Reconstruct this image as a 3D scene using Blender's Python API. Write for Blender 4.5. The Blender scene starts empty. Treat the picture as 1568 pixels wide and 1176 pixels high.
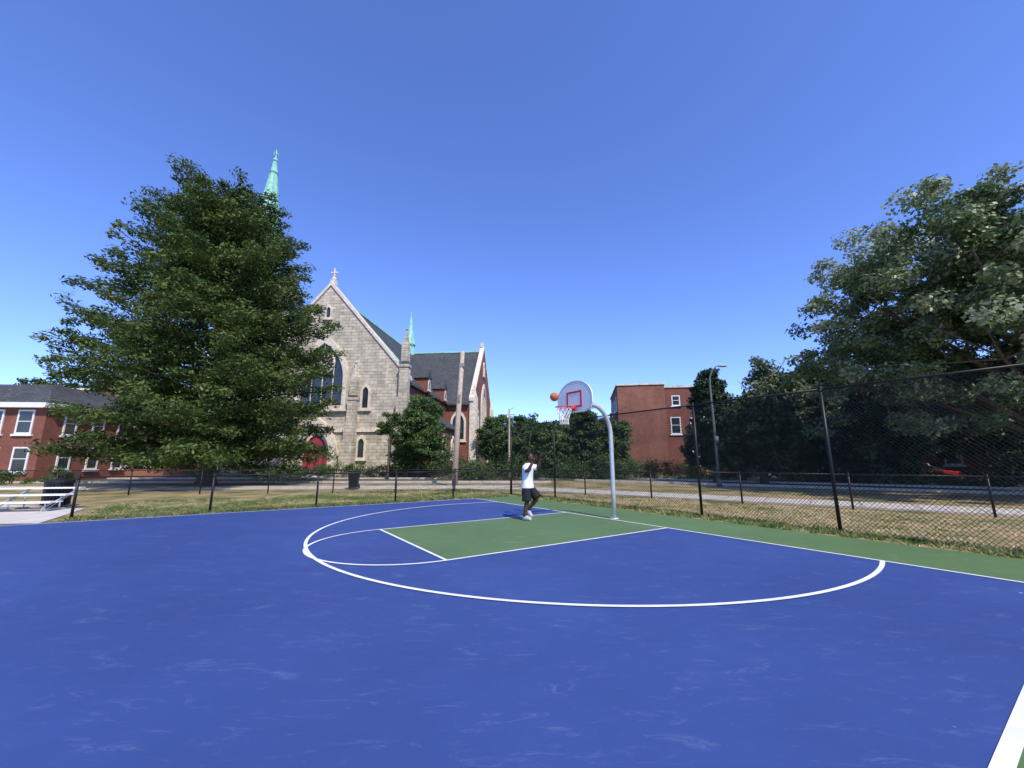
import bpy, bmesh, math, random
import numpy as np
from mathutils import Vector, Matrix
random.seed(7); R=np.random.RandomState(11)
sc=bpy.context.scene
# ---------------------------------------------------------------- camera/light
cam=bpy.data.cameras.new("camera"); co=bpy.data.objects.new("camera",cam); sc.collection.objects.link(co)
cam.sensor_width=36; cam.lens=36*620/1568; cam.clip_end=3000; cam.clip_start=.05
co.location=(0,0,1.61); co.rotation_euler=(math.radians(90+10.8),0,0); sc.camera=co
sc.view_settings.view_transform='Standard'; sc.view_settings.look='None'; sc.view_settings.exposure=0
w=bpy.data.worlds.new("World"); sc.world=w; w.use_nodes=True
nt=w.node_tree; bg=nt.nodes['Background']; sky=nt.nodes.new('ShaderNodeTexSky'); sky.sky_type='NISHITA'
sky.sun_disc=False; sky.sun_elevation=math.radians(50); sky.sun_rotation=math.radians(152)
sky.air_density=1.0; sky.dust_density=0.05; sky.ozone_density=2.2; sky.altitude=600
tint=nt.nodes.new('ShaderNodeMix'); tint.data_type='RGBA'; tint.blend_type='MULTIPLY'; tint.inputs['Factor'].default_value=1
nt.links.new(sky.outputs[0],tint.inputs[6]); tint.inputs[7].default_value=(1.04,1.22,1.95,1)
nt.links.new(tint.outputs[2],bg.inputs[0]); bg.inputs[1].default_value=0.145
sl=bpy.data.lights.new("sun","SUN"); sl.energy=5.0; sl.angle=math.radians(.53); sl.color=(1,.93,.81)
so=bpy.data.objects.new("sun",sl); sc.collection.objects.link(so)
so.rotation_euler=Vector((-.47*.643,.88*.643,-.766)).to_track_quat('-Z','Y').to_euler()
# ---------------------------------------------------------------- builders
def newobj(name,me,parent=None):
    o=bpy.data.objects.new(name,me); sc.collection.objects.link(o)
    if parent: o.parent=parent
    return o
def empty(name,loc=(0,0,0),rz=0):
    o=bpy.data.objects.new(name,None); sc.collection.objects.link(o); o.location=loc; o.rotation_euler=(0,0,rz); o.empty_display_size=.3
    return o
class MB:
    def __init__(s): s.v=[]; s.f=[]
    def add(s,vs,fs):
        b=len(s.v); s.v+= [tuple(p) for p in vs]; s.f+=[tuple(i+b for i in f) for f in fs]; return s
    def box(s,c,d,rz=0,taper=1.0):
        cx,cy,cz=c; x,y,z=d[0]/2,d[1]/2,d[2]/2; cr,sr=math.cos(rz),math.sin(rz); vs=[]
        for k in (-1,1):
            q=taper if k>0 else 1
            for (i,j) in ((-1,-1),(1,-1),(1,1),(-1,1)):
                a,b=i*x*q,j*y*q; vs.append((cx+a*cr-b*sr,cy+a*sr+b*cr,cz+k*z))
        return s.add(vs,[(3,2,1,0),(4,5,6,7),(0,1,5,4),(1,2,6,5),(2,3,7,6),(3,0,4,7)])
    def prism(s,poly,o,u,v,n,d):
        o,u,v,n=map(Vector,(o,u,v,n)); k=len(poly)
        a=[o+u*p[0]+v*p[1] for p in poly]; b=[p+n*d for p in a]
        return s.add(a+b,[tuple(range(k))[::-1],tuple(range(k,2*k))]+[(i,(i+1)%k,k+(i+1)%k,k+i) for i in range(k)])
    def ring(s,p1,p2,o,u,v,n,d):
        o,u,v,n=map(Vector,(o,u,v,n)); k=len(p1)
        A=[o+u*p[0]+v*p[1] for p in p1]; B=[o+u*p[0]+v*p[1] for p in p2]
        vs=A+B+[p+n*d for p in A]+[p+n*d for p in B]; fs=[]
        for i in range(k):
            j=(i+1)%k
            fs+=[(i,j,2*k+j,2*k+i),(k+j,k+i,3*k+i,3*k+j),(2*k+i,2*k+j,3*k+j,3*k+i),(i,k+i,k+j,j)]
        return s.add(vs,fs)
    def tube(s,pts,r,seg=8,cap=True):
        pts=[Vector(p) for p in pts]; n=len(pts)
        if not hasattr(r,'__len__'): r=[r]*n
        ref=None; vs=[]
        for i,p in enumerate(pts):
            t=(pts[min(i+1,n-1)]-pts[max(i-1,0)]).normalized()
            if ref is None:
                ref=t.orthogonal().normalized()
            ref=(ref-t*ref.dot(t)).normalized(); b=t.cross(ref)
            for k in range(seg):
                a=2*math.pi*k/seg; vs.append(p+(ref*math.cos(a)+b*math.sin(a))*r[i])
        fs=[]
        for i in range(n-1):
            for k in range(seg):
                k2=(k+1)%seg; fs.append((i*seg+k,i*seg+k2,(i+1)*seg+k2,(i+1)*seg+k))
        if cap: fs+=[tuple(range(seg))[::-1],tuple(range((n-1)*seg,n*seg))]
        return s.add(vs,fs)
    def sphere(s,c,r,su=12,sv=8,M=None):
        c=Vector(c); rr=r if hasattr(r,'__len__') else (r,r,r); vs=[]; fs=[]
        for i in range(sv+1):
            th=math.pi*i/sv
            for k in range(su):
                a=2*math.pi*k/su; p=Vector((rr[0]*math.sin(th)*math.cos(a),rr[1]*math.sin(th)*math.sin(a),rr[2]*math.cos(th)))
                if M: p=M@p
                vs.append(c+p)
        for i in range(sv):
            for k in range(su):
                k2=(k+1)%su; fs.append((i*su+k,(i+1)*su+k,(i+1)*su+k2,i*su+k2))
        return s.add(vs,fs)
    def obj(s,name,mat,parent=None,smooth=False,bevel=0):
        me=bpy.data.meshes.new(name); me.from_pydata(s.v,[],s.f); me.update(); me.materials.append(mat)
        if smooth: me.polygons.foreach_set('use_smooth',[True]*len(me.polygons))
        o=newobj(name,me,parent)
        if bevel:
            m=o.modifiers.new('b','BEVEL'); m.width=bevel; m.segments=2; m.limit_method='ANGLE'
        return o
# ---------------------------------------------------------------- materials
def base(name,rough=.7,spec=.3):
    m=bpy.data.materials.new(name); m.use_nodes=True; n=m.node_tree; b=n.nodes['Principled BSDF']
    b.inputs['Roughness'].default_value=rough; b.inputs['Specular IOR Level'].default_value=spec
    return m,n,b
def N(n,t,**k):
    x=n.nodes.new(t)
    for a,v in k.items(): setattr(x,a,v)
    return x
def ramp(n,stops):
    r=N(n,'ShaderNodeValToRGB'); e=r.color_ramp.elements
    while len(e)<len(stops): e.new(.5)
    for i,(p,c) in enumerate(stops): e[i].position=p; e[i].color=(*c,1)
    return r
def mat(name,c,rough=.7,var=.15,scale=3,metal=0,spec=.3,bump=0):
    m,n,b=base(name,rough,spec); b.inputs['Metallic'].default_value=metal
    tc=N(n,'ShaderNodeTexCoord'); no=N(n,'ShaderNodeTexNoise'); no.inputs['Scale'].default_value=scale; no.inputs['Detail'].default_value=6
    n.links.new(tc.outputs['Object'],no.inputs['Vector'])
    r=ramp(n,[(.3,tuple(x*(1-var) for x in c)),(.7,tuple(min(1,x*(1+var)) for x in c))])
    n.links.new(no.outputs['Fac'],r.inputs[0]); n.links.new(r.outputs[0],b.inputs['Base Color'])
    if bump:
        bp=N(n,'ShaderNodeBump'); bp.inputs['Strength'].default_value=bump; n.links.new(no.outputs['Fac'],bp.inputs['Height']); n.links.new(bp.outputs[0],b.inputs['Normal'])
    return m
def brickmat(name,c1,c2,mortar,bw=.22,rh=.075,ms=.012,rough=.85,stain=.35,bumpd=.3,sscale=.6):
    m,n,b=base(name,rough,.2); L=n.links.new
    tc=N(n,'ShaderNodeTexCoord'); sp=N(n,'ShaderNodeSeparateXYZ'); L(tc.outputs['Object'],sp.inputs[0])
    ad=N(n,'ShaderNodeMath',operation='ADD'); L(sp.outputs[0],ad.inputs[0]); L(sp.outputs[1],ad.inputs[1])
    cb=N(n,'ShaderNodeCombineXYZ'); L(ad.outputs[0],cb.inputs[0]); L(sp.outputs[2],cb.inputs[1])
    br=N(n,'ShaderNodeTexBrick'); L(cb.outputs[0],br.inputs['Vector'])
    br.inputs['Color1'].default_value=(*c1,1); br.inputs['Color2'].default_value=(*c2,1); br.inputs['Mortar'].default_value=(*mortar,1)
    br.inputs['Scale'].default_value=1; br.inputs['Mortar Size'].default_value=ms; br.inputs['Brick Width'].default_value=bw; br.inputs['Row Height'].default_value=rh; br.inputs['Mortar Smooth'].default_value=.2
    no=N(n,'ShaderNodeTexNoise'); no.inputs['Scale'].default_value=sscale; no.inputs['Detail'].default_value=8; no.inputs['Roughness'].default_value=.7; L(tc.outputs['Object'],no.inputs['Vector'])
    r=ramp(n,[(.3,(1-stain,)*3),(.6,(1,1,1))]); L(no.outputs['Fac'],r.inputs[0])
    mx=N(n,'ShaderNodeMix',data_type='RGBA',blend_type='MULTIPLY'); mx.inputs['Factor'].default_value=1; L(br.outputs['Color'],mx.inputs[6]); L(r.outputs[0],mx.inputs[7])
    L(mx.outputs[2],b.inputs['Base Color'])
    bp=N(n,'ShaderNodeBump'); bp.inputs['Strength'].default_value=bumpd; bp.inputs['Distance'].default_value=.02; bp.invert=True; L(br.outputs['Fac'],bp.inputs['Height']); L(bp.outputs[0],b.inputs['Normal'])
    return m
def leafmat(name,dark,mid,light,trans=.25,rough=.55,spec=.35):
    m,n,b=base(name,rough,spec); L=n.links.new
    at=N(n,'ShaderNodeAttribute',attribute_name='var'); r=ramp(n,[(0,dark),(.5,mid),(1,light)]); L(at.outputs['Fac'],r.inputs[0]); L(r.outputs[0],b.inputs['Base Color'])
    tr=N(n,'ShaderNodeBsdfTranslucent'); L(r.outputs[0],tr.inputs[0]); mx=N(n,'ShaderNodeMixShader'); mx.inputs[0].default_value=trans
    L(b.outputs[0],mx.inputs[1]); L(tr.outputs[0],mx.inputs[2]); L(mx.outputs[0],n.nodes['Material Output'].inputs[0])
    return m
def courtmat(name,c,scuff=(.30,.36,.50),amt=1):
    m,n,b=base(name,.65,.25); L=n.links.new
    tc=N(n,'ShaderNodeTexCoord')
    n1=N(n,'ShaderNodeTexNoise'); n1.inputs['Scale'].default_value=.3; n1.inputs['Detail'].default_value=10; n1.inputs['Roughness'].default_value=.68; L(tc.outputs['Object'],n1.inputs['Vector'])
    r1=ramp(n,[(.3,tuple(x*.86 for x in c)),(.5,c),(.72,tuple(x*1.14+.005 for x in c))]); L(n1.outputs['Fac'],r1.inputs[0])
    mp=N(n,'ShaderNodeMapping'); mp.inputs['Rotation'].default_value=(0,0,.5); mp.inputs['Scale'].default_value=(1,3.2,1); L(tc.outputs['Object'],mp.inputs[0])
    n2=N(n,'ShaderNodeTexNoise'); n2.inputs['Scale'].default_value=2.2; n2.inputs['Detail'].default_value=12; n2.inputs['Roughness'].default_value=.8; n2.inputs['Distortion'].default_value=1.0; L(mp.outputs[0],n2.inputs['Vector'])
    r2=ramp(n,[(.55,(0,0,0)),(.74,(.30*amt,)*3)]); L(n2.outputs['Fac'],r2.inputs[0])
    m1=N(n,'ShaderNodeMix',data_type='RGBA'); L(r2.outputs[0],m1.inputs['Factor']); L(r1.outputs[0],m1.inputs[6]); m1.inputs[7].default_value=(*scuff,1)
    prev=m1.outputs[2]
    for sc_,lo,hi,st,dist,cc in ((2.2,.36,.295,.8,.22,(.6,.6,.58)),(.7,.30,.245,.5,.6,(.5,.47,.42)),(5,.30,.235,.4,.16,(.4,.45,.6))):
        vo=N(n,'ShaderNodeTexVoronoi'); vo.inputs['Scale'].default_value=sc_
        n3=N(n,'ShaderNodeTexNoise'); n3.inputs['Scale'].default_value=14; n3.inputs['Detail'].default_value=6; L(tc.outputs['Object'],n3.inputs['Vector'])
        mv=N(n,'ShaderNodeVectorMath',operation='MULTIPLY_ADD'); L(n3.outputs['Color'],mv.inputs[0]); mv.inputs[1].default_value=(dist,dist*.5,0); L(tc.outputs['Object'],mv.inputs[2]); L(mv.outputs[0],vo.inputs['Vector'])
        sp=N(n,'ShaderNodeSeparateColor'); L(vo.outputs['Color'],sp.inputs[0])
        th=N(n,'ShaderNodeMath',operation='MULTIPLY_ADD'); L(sp.outputs[0],th.inputs[0]); th.inputs[1].default_value=lo; th.inputs[2].default_value=-hi
        lt=N(n,'ShaderNodeMath',operation='LESS_THAN'); L(vo.outputs['Distance'],lt.inputs[0]); L(th.outputs[0],lt.inputs[1])
        mm=N(n,'ShaderNodeMath',operation='MULTIPLY'); L(lt.outputs[0],mm.inputs[0]); mm.inputs[1].default_value=st
        m2=N(n,'ShaderNodeMix',data_type='RGBA'); L(mm.outputs[0],m2.inputs['Factor']); L(prev,m2.inputs[6]); m2.inputs[7].default_value=(*cc,1); prev=m2.outputs[2]
    L(prev,b.inputs['Base Color'])
    n4=N(n,'ShaderNodeTexNoise'); n4.inputs['Scale'].default_value=120; L(tc.outputs['Object'],n4.inputs['Vector'])
    bp=N(n,'ShaderNodeBump'); bp.inputs['Strength'].default_value=.3; bp.inputs['Distance'].default_value=.003; L(n4.outputs['Fac'],bp.inputs['Height']); L(bp.outputs[0],b.inputs['Normal'])
    return m
def groundmat(name='dry_grass',stops=((.38,(.12,.16,.05)),(.47,(.30,.26,.12)),(.58,(.48,.36,.20)),(.75,(.54,.41,.27)))):
    m,n,b=base(name,.95,.1); L=n.links.new; tc=N(n,'ShaderNodeTexCoord')
    a=N(n,'ShaderNodeTexNoise'); a.inputs['Scale'].default_value=.5; a.inputs['Detail'].default_value=9; a.inputs['Roughness'].default_value=.72; L(tc.outputs['Object'],a.inputs['Vector'])
    r=ramp(n,list(stops)); L(a.outputs['Fac'],r.inputs[0])
    c=N(n,'ShaderNodeTexNoise'); c.inputs['Scale'].default_value=14; c.inputs['Detail'].default_value=10; c.inputs['Roughness'].default_value=.8; L(tc.outputs['Object'],c.inputs['Vector'])
    r2=ramp(n,[(.33,(.5,.48,.43)),(.62,(1.15,1.12,1.1))]); L(c.outputs['Fac'],r2.inputs[0])
    mx=N(n,'ShaderNodeMix',data_type='RGBA',blend_type='MULTIPLY'); mx.inputs['Factor'].default_value=1; L(r.outputs[0],mx.inputs[6]); L(r2.outputs[0],mx.inputs[7]); L(mx.outputs[2],b.inputs['Base Color'])
    bp=N(n,'ShaderNodeBump'); bp.inputs['Distance'].default_value=.03; L(c.outputs['Fac'],bp.inputs['Height']); L(bp.outputs[0],b.inputs['Normal'])
    return m
M_ground=groundmat()
M_lawn=groundmat('green_lawn',((.35,(.06,.12,.03)),(.5,(.11,.17,.05)),(.62,(.20,.22,.09)),(.75,(.34,.28,.15))))
M_blue=courtmat('court_blue',(.037,.068,.215))
M_green=courtmat('court_green',(.095,.165,.062),(.42,.40,.28),1.4)
M_line=mat('line_paint',(.74,.74,.72),.6,.10,6)
M_conc=mat('concrete',(.55,.50,.43),.9,.12,2,bump=.1)
M_asph=mat('asphalt',(.12,.112,.10),.95,.2,4,spec=.1)
M_black=mat('black_vinyl',(.012,.012,.013),.45,.1,5)
M_galv=mat('galvanised_steel',(.50,.52,.53),.45,.08,8,metal=.35,spec=.5)
M_white=mat('white_paint',(.72,.72,.72),.4,.03,4)
M_red=mat('red_paint',(.62,.03,.02),.4,.05,4)
M_lime=brickmat('limestone',(.66,.58,.45),(.48,.43,.33),(.33,.29,.23),.85,.36,.022,stain=.48,bumpd=.8,sscale=1.1)
M_limet=mat('stone_trim',(.62,.55,.44),.85,.22,3,bump=.1)
M_brick=brickmat('red_brick',(.27,.075,.048),(.20,.055,.035),(.22,.14,.11))
M_brick2=brickmat('old_brick',(.34,.12,.075),(.25,.085,.055),(.28,.18,.14),stain=.5,sscale=.35)
M_slate=brickmat('slate',(.060,.065,.068),(.085,.090,.092),(.03,.03,.034),.35,.22,.012,.8,.25,.4)
M_copper=mat('copper_patina',(.26,.54,.43),.6,.18,2)
M_glass=mat('dark_glass',(.025,.035,.04),.12,.3,.8,spec=.7)
M_door=mat('red_door',(.30,.035,.06),.6,.1,4)
M_wood=mat('weathered_wood',(.42,.34,.26),.9,.2,6,bump=.2)
M_bark=mat('bark',(.11,.08,.055),.95,.35,6,bump=.5)
# ---------------------------------------------------------------- court frame
ang=math.radians(34.1); nx,ny=math.cos(ang),math.sin(ang); tx,ty=ny,-nx
OX,OY=2.729,11.775
def C(t,n,z=0): return Vector((OX+t*tx+n*nx, OY+t*ty+n*ny, z))
g=MB(); g.add([(-900,-900,0),(900,-900,0),(900,900,0),(-900,900,0)],[(0,1,2,3)]); g.obj('ground',M_ground)
court=empty('basketball_court')
def quad(t0,t1,n0,n1,z,name,m,par=court):
    q=MB(); q.add([C(t0,n0,z),C(t1,n0,z),C(t1,n1,z),C(t0,n1,z)],[(0,1,2,3)]); return q.obj(name,m,par)
q=MB(); vs=[C(a,b,z) for z in (-.05,.020) for a,b in ((-7.85,-32),(10.6,-32),(10.6,2.1),(-7.85,2.1))]
q.add(vs,[(4,5,6,7),(0,1,5,4),(1,2,6,5),(2,3,7,6),(3,0,4,7)]); q.obj('apron_green',M_green,court)
q=MB(); q.add([C(a,b,.024) for a,b in ((-7.845,-32.005),(7.62,-32.005),(7.62,0),(-7.845,0))],[(0,1,2,3)]); q.obj('playing_area_blue',M_blue,court)
quad(-1.83,1.83,-5.79,0,.028,'key_green',M_green)
ln=MB(); Z=.032
def strip(a0,a1,b0,b1): ln.add([C(a0,b0,Z),C(a1,b0,Z),C(a1,b1,Z),C(a0,b1,Z)],[(0,1,2,3)])
lw=.055
strip(-7.6,7.58,-.028,.028)
strip(7.58,7.665,-32,.028)
strip(-7.65,-7.6,-32,.028)
strip(-1.83-lw/2,-1.83+lw/2,-5.79,-.028); strip(1.83-lw/2,1.83+lw/2,-5.79,-.028)
strip(-1.83-lw/2,1.83+lw/2,-5.79-lw,-5.79)
def arc(cn,r,a0,a1,wd,z,k=90):
    vs=[];fs=[]
    for i in range(k+1):
        a=a0+(a1-a0)*i/k
        for rr in (r-wd/2,r+wd/2): vs.append(C(rr*math.sin(a),cn-rr*math.cos(a),z))
    for i in range(k): fs.append((2*i,2*i+1,2*i+3,2*i+2))
    ln.add(vs,fs)
am=math.pi/2+math.asin(1.55/6.02)
arc(-1.575,6.02,-am,am,.065,.0345,140)
arc(-5.79-lw/2,1.83,-math.pi/2,math.pi/2,lw,.0330)
ln.obj('painted_lines',M_line,court)
def sheet(name,pts,z,m,thick=0):
    p=MB(); k=len(pts)
    if thick:
        p.add([(x,y,z-thick) for x,y in pts]+[(x,y,z) for x,y in pts],[tuple(range(k,2*k))]+[(i,(i+1)%k,k+(i+1)%k,k+i) for i in range(k)])
    else: p.add([(x,y,z) for x,y in pts],[tuple(range(k))])
    return p.obj(name,m)
FD=Vector((.799,-.602)); FN=Vector((.602,.799)); FP=Vector((1.0,22.2))
def Fp(s,d): v=FP+FD*s+FN*d; return (v.x,v.y)
sheet('sidewalk',[Fp(-3,.7),Fp(70,.7),Fp(70,3.0),Fp(-2,3.0)],.05,M_conc,.1)
sheet('sidewalk',[(-90,21.6),(-1,24.8),(.4,27.4),(-90,24.6)],.055,M_conc,.1)
sheet('street',[(-120,31.5),(0,33),(6,38),(-120,38)],.006,M_asph)
sheet('street',[Fp(-12,13),Fp(90,13),Fp(90,18),Fp(-16,18)],.010,M_asph)
sheet('sidewalk',[(-100,39.4),(6,39.4),(6,40.8),(-100,40.8)],.05,M_conc,.1)
sheet('lawn',[(-60,40.9),(24,40.9),(24,60),(-60,60)],.018,M_lawn)
sheet('lawn',[Fp(8,19),Fp(60,19),Fp(60,40),Fp(8,30)],.003,M_lawn)
kb=MB()
kb.box((-57,31.0,.07),(120,.18,.14),math.radians(.7)); kb.box((-57,38.3,.07),(120,.18,.14))
a=Vector(Fp(39,12.9)); kb.box((a.x,a.y,.07),(100,.18,.14),math.atan2(FD.y,FD.x)); a=Vector(Fp(39,18.1)); kb.box((a.x,a.y,.07),(100,.18,.14),math.atan2(FD.y,FD.x))
kb.obj('kerb',M_conc)
jt=MB()
for i in range(45):
    a=Vector(Fp(-1.5+1.5*i,1.85)); jt.box((a.x,a.y,.0515),(.025,2.28,.004),math.atan2(FD.y,FD.x))
for i in range(40):
    x=-2-1.8*i; y0=24.8+(x+1)*.036; jt.box((x,y0+1.42,.0565),(.025,2.6,.004))
jt.obj('sidewalk_joints',M_asph)
sheet('concrete_pad',[(-30,9.2),tuple(C(-7.9,-12.9)[:2]),tuple(C(-12,-12.9)[:2]),(-30,19)],.015,M_conc)
sheet('driveway',[(27,29),(40,29),(44,42),(30,42)],.014,M_asph)
# ---------------------------------------------------------------- fences
def fence(name,pts,h,post_r,sp=.07,wr=.0024,mid=False):
    e=empty(name); P=MB(); W=MB()
    pts=[Vector((p[0],p[1],0)) for p in pts]
    for p in pts:
        P.tube([p,p+Vector((0,0,h+.03))],post_r,10); P.sphere(p+Vector((0,0,h+.03)),post_r*1.15,8,5)
        P.tube([p+Vector((0,0,h-.05)),p+Vector((0,0,h-.0))],post_r*1.25,8)
    for a,b in zip(pts[:-1],pts[1:]):
        d=b-a; L=d.length; u=d/L
        P.tube([a+Vector((0,0,h)),b+Vector((0,0,h))],post_r*.62,8)
        if mid: P.tube([a+Vector((0,0,.06)),b+Vector((0,0,.06))],.010,6)
        z0,z1=.05,h-.01; H=z1-z0
        for s in (1,-1):
            k=-H
            while k<L:
                x0,x1=k,k+H; zz0,zz1=z0,z1
                if x0<0: zz0=z0-x0; x0=0
                if x1>L: zz1=z1-(x1-L); x1=L
                if zz1-zz0>.01:
                    if s>0: A=a+u*x0; B=a+u*x1
                    else: A=b-u*x0; B=b-u*x1
                    W.tube([(A.x,A.y,zz0),(B.x,B.y,zz1)],wr,3,False)
                k+=sp
    P.obj('posts_and_rails',M_black,e,True); W.obj('chain_link_mesh',M_black,e)
fence('tall_chain_link_fence',[C(-8.75+3.3*i,2.6) for i in range(9)],3.3,.038,.085,.0042,True)
low=[C(-8.05,n) for n in (-12.35,-9.3,-6.25,-3.4,-.9)]+[C(-8.75,2.55)]
fence('low_chain_link_fence',low,1.17,.034,.08,.0032,True)
fence('low_chain_link_fence',[Fp(s,0) for s in (0,3.2,6.4,9.9,13.2,16.4,19.6,22.8,26,29.2)],1.17,.034,.1,.003,False)
fence('low_chain_link_fence',[(-31+3.1*i,18.4+.47*i) for i in range(10)]+[tuple(Fp(0,0))],1.17,.032,.1,.003,False)
# ---------------------------------------------------------------- hoop
hoop=empty('basketball_hoop')
p=MB(); pl=[]; rr=[]
for z in (0,.8,1.6,2.35): pl.append(C(0,.18,z)); rr.append(.062)
for i in range(1,11):
    a=math.pi/2*i/10; pl.append(C(0,.18-.75*(1-math.cos(a)),2.35+.85*math.sin(a))); rr.append(.06)
pl.append(C(0,-1.12,3.2)); rr.append(.055)
p.tube(pl,rr,14); p.tube([C(0,.18,0.02),C(0,.18,.05)],.13,14)
p.tube([C(0,-.35,3.14),C(0,-1.12,3.02)],.025,8); 
p.tube([C(-.3,-1.17,3.5),C(0,-.85,3.2),C(.3,-1.17,3.5)],.02,8)
p.obj('gooseneck_pole',M_galv,hoop,True)
fan=[]
for i in range(25):
    a=math.pi*i/24; fan.append((.69*math.cos(a),3.32+.49*math.sin(a)))
fan=fan+[(-.69,3.14),(-.62,3.0),(-.42,2.92),(.42,2.92),(.62,3.0),(.69,3.14)]
U=Vector((tx,ty,0)); V=Vector((0,0,1)); NN=Vector((nx,ny,0))
p=MB(); p.prism(fan,C(0,-1.22),U,V,NN,.035); p.obj('fan_backboard',M_white,hoop,bevel=.006)
fi=[((x*.955),(z-3.3)*.955+3.3) for x,z in fan]
p=MB(); p.ring(fan,fi,C(0,-1.226),U,V,NN,.005); p.obj('board_edge',mat('board_edge',(.5,.52,.55),.4),hoop)
p=MB(); o_=[(-.3,3.06),(.3,3.06),(.3,3.52),(-.3,3.52)]; i_=[(-.245,3.115),(.245,3.115),(.245,3.465),(-.245,3.465)]
p.ring(o_,i_,C(0,-1.227),U,V,NN,.006); p.obj('target_square',M_red,hoop)
rc=C(0,-1.6,3.05)
p=MB(); ring=[rc+Vector((.2286*math.cos(2*math.pi*i/32),.2286*math.sin(2*math.pi*i/32),0)) for i in range(33)]
p.tube(ring,.012,8,False); p.box(tuple(C(0,-1.28,3.04)),(.12,.12,.1),ang); p.tube([C(-.1,-1.23,2.97),C(-.12,-1.42,3.04)],.01,6); p.tube([C(.1,-1.23,2.97),C(.12,-1.42,3.04)],.01,6)
p.obj('rim',M_red,hoop,True)
p=MB(); lev=[(.0,.225),(-.12,.19),(-.22,.155),(-.32,.125),(-.42,.115),(-.47,.125)]
for k in range(12):
    for s in (1,-1):
        p.tube([rc+Vector((r*math.cos((k+s*.5*j)*math.pi/6),r*math.sin((k+s*.5*j)*math.pi/6),z)) for j,(z,r) in enumerate(lev)],.0065,4,False)
p.obj('net',mat('net_cord',(.75,.68,.68),.9),hoop)
ball=empty('basketball'); bc=Vector((1.16,10.95,3.34)); 
p=MB(); p.sphere(bc,.12,24,16); p.obj('ball_skin',mat('basketball_leather',(.55,.14,.05),.6,.1,60,bump=.2),ball,True)
p=MB()
for ax in (Vector((1,.2,.1)),Vector((0,1,.2)),Vector((.2,-.1,1))):
    ax.normalize(); a=ax.orthogonal().normalized(); b=ax.cross(a)
    p.tube([bc+(a*math.cos(2*math.pi*i/32)+b*math.sin(2*math.pi*i/32))*.1195 for i in range(33)],.0025,5,False)
p.obj('ball_seams',M_black,ball)
# ---------------------------------------------------------------- player
man=empty('basketball_player',(.43,11.56,.028),math.radians(-32))
M_skin=mat('skin',(.080,.042,.026),.5,.08,10); M_shirt=mat('white_tshirt',(.66,.67,.70),.9,.04,8,bump=.1); M_short=mat('black_shorts',(.014,.014,.016),.85,.1,8); M_hair=mat('hair',(.008,.007,.006),.9); M_shoe=mat('shoe',(.45,.45,.46),.6,.1,10); M_sock=mat('dark_sock',(.03,.03,.033),.9); M_eye=mat('eye_white',(.6,.6,.6),.3)
def skin(name,verts,edges,m,sub=2,root=0):
    me=bpy.data.meshes.new(name); me.from_pydata([v[:3] for v in verts],edges,[]); me.materials.append(m)
    o=newobj(name,me,man); md=o.modifiers.new('s','SKIN'); md.use_smooth_shade=True
    sv=me.skin_vertices[0].data
    for i,v in enumerate(verts):
        r=v[3]; sv[i].radius=r if hasattr(r,'__len__') else (r,r); sv[i].use_root=(i==root)
    s=o.modifiers.new('d','SUBSURF'); s.levels=sub; s.render_levels=sub
    return o
WR=Vector((.31,-.20,1.59)); WL=Vector((.34,.14,1.70))
B=[(0,0,.96,.12),(0,0,1.12,.115),(.01,0,1.32,.125),(.02,0,1.46,.08),(.03,0,1.54,.060),(.055,0,1.62,.062),
 (0,-.095,.90,.098),(.04,-.10,.50,.068),(.0,-.10,.33,.066),(-.02,-.10,.09,.042),
 (.02,.095,.90,.098),(.24,.12,.58,.070),(.12,.12,.45,.066),(-.06,.12,.28,.042),
 (.02,-.18,1.43,.066),(.16,-.26,1.30,.052),(.235,-.25,1.44,.046),(*WR,.032),
 (.02,.18,1.43,.066),(.22,.22,1.40,.052),(.28,.19,1.55,.046),(*WL,.032)]
E=[(0,1),(1,2),(2,3),(3,4),(4,5),(0,6),(6,7),(7,8),(8,9),(0,10),(10,11),(11,12),(12,13),(2,14),(14,15),(15,16),(16,17),(2,18),(18,19),(19,20),(20,21)]
skin('body',B,E,M_skin)
def loft(name,secs,m,n=24,wr=0):
    vs=[];fs=[]
    for j,(c,rx,ry,ax) in enumerate(secs):
        ax=Vector(ax).normalized(); c=Vector(c); f=(Vector((1,0,0))-ax*ax.x).normalized(); l=ax.cross(f)
        for k in range(n):
            a=2*math.pi*k/n; q=1+wr*math.sin(a*5+j*1.3)*(.5+.5*math.sin(j*2.1+a*2))
            vs.append(c+f*math.cos(a)*rx*q+l*math.sin(a)*ry*q)
    for j in range(len(secs)-1):
        for k in range(n):
            k2=(k+1)%n; fs.append((j*n+k,j*n+k2,(j+1)*n+k2,(j+1)*n+k))
    q=MB(); q.add(vs,fs); o=q.obj(name,m,man,True)
    s=o.modifiers.new('t','SOLIDIFY'); s.thickness=.008; d=o.modifiers.new('d','SUBSURF'); d.levels=1; d.render_levels=1
    return o
up=(0,0,1)
loft('tshirt',[((.005,0,.85),.172,.215,up),((.005,0,.93),.160,.205,up),((0,0,1.05),.142,.185,up),((.0,0,1.2),.142,.185,up),((.01,0,1.32),.144,.2,up),((.012,0,1.40),.128,.215,up),((.015,0,1.46),.105,.19,up),((.02,0,1.505),.078,.115,up),((.03,0,1.535),.068,.07,up)],M_shirt,28,wr=.06)
for s,el in ((-1,B[15][:3]),(1,B[19][:3])):
    a=Vector((.0,s*.145,1.43)); e=Vector(el); d=(e-a).normalized()
    loft('sleeve_%d'%(1 if s<0 else 2),[(a,.085,.085,d),(a+d*.07,.092,.092,d),(a+d*.15,.084,.084,d),(a+d*.20,.084,.084,d)],M_shirt,16,wr=.05)
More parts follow.
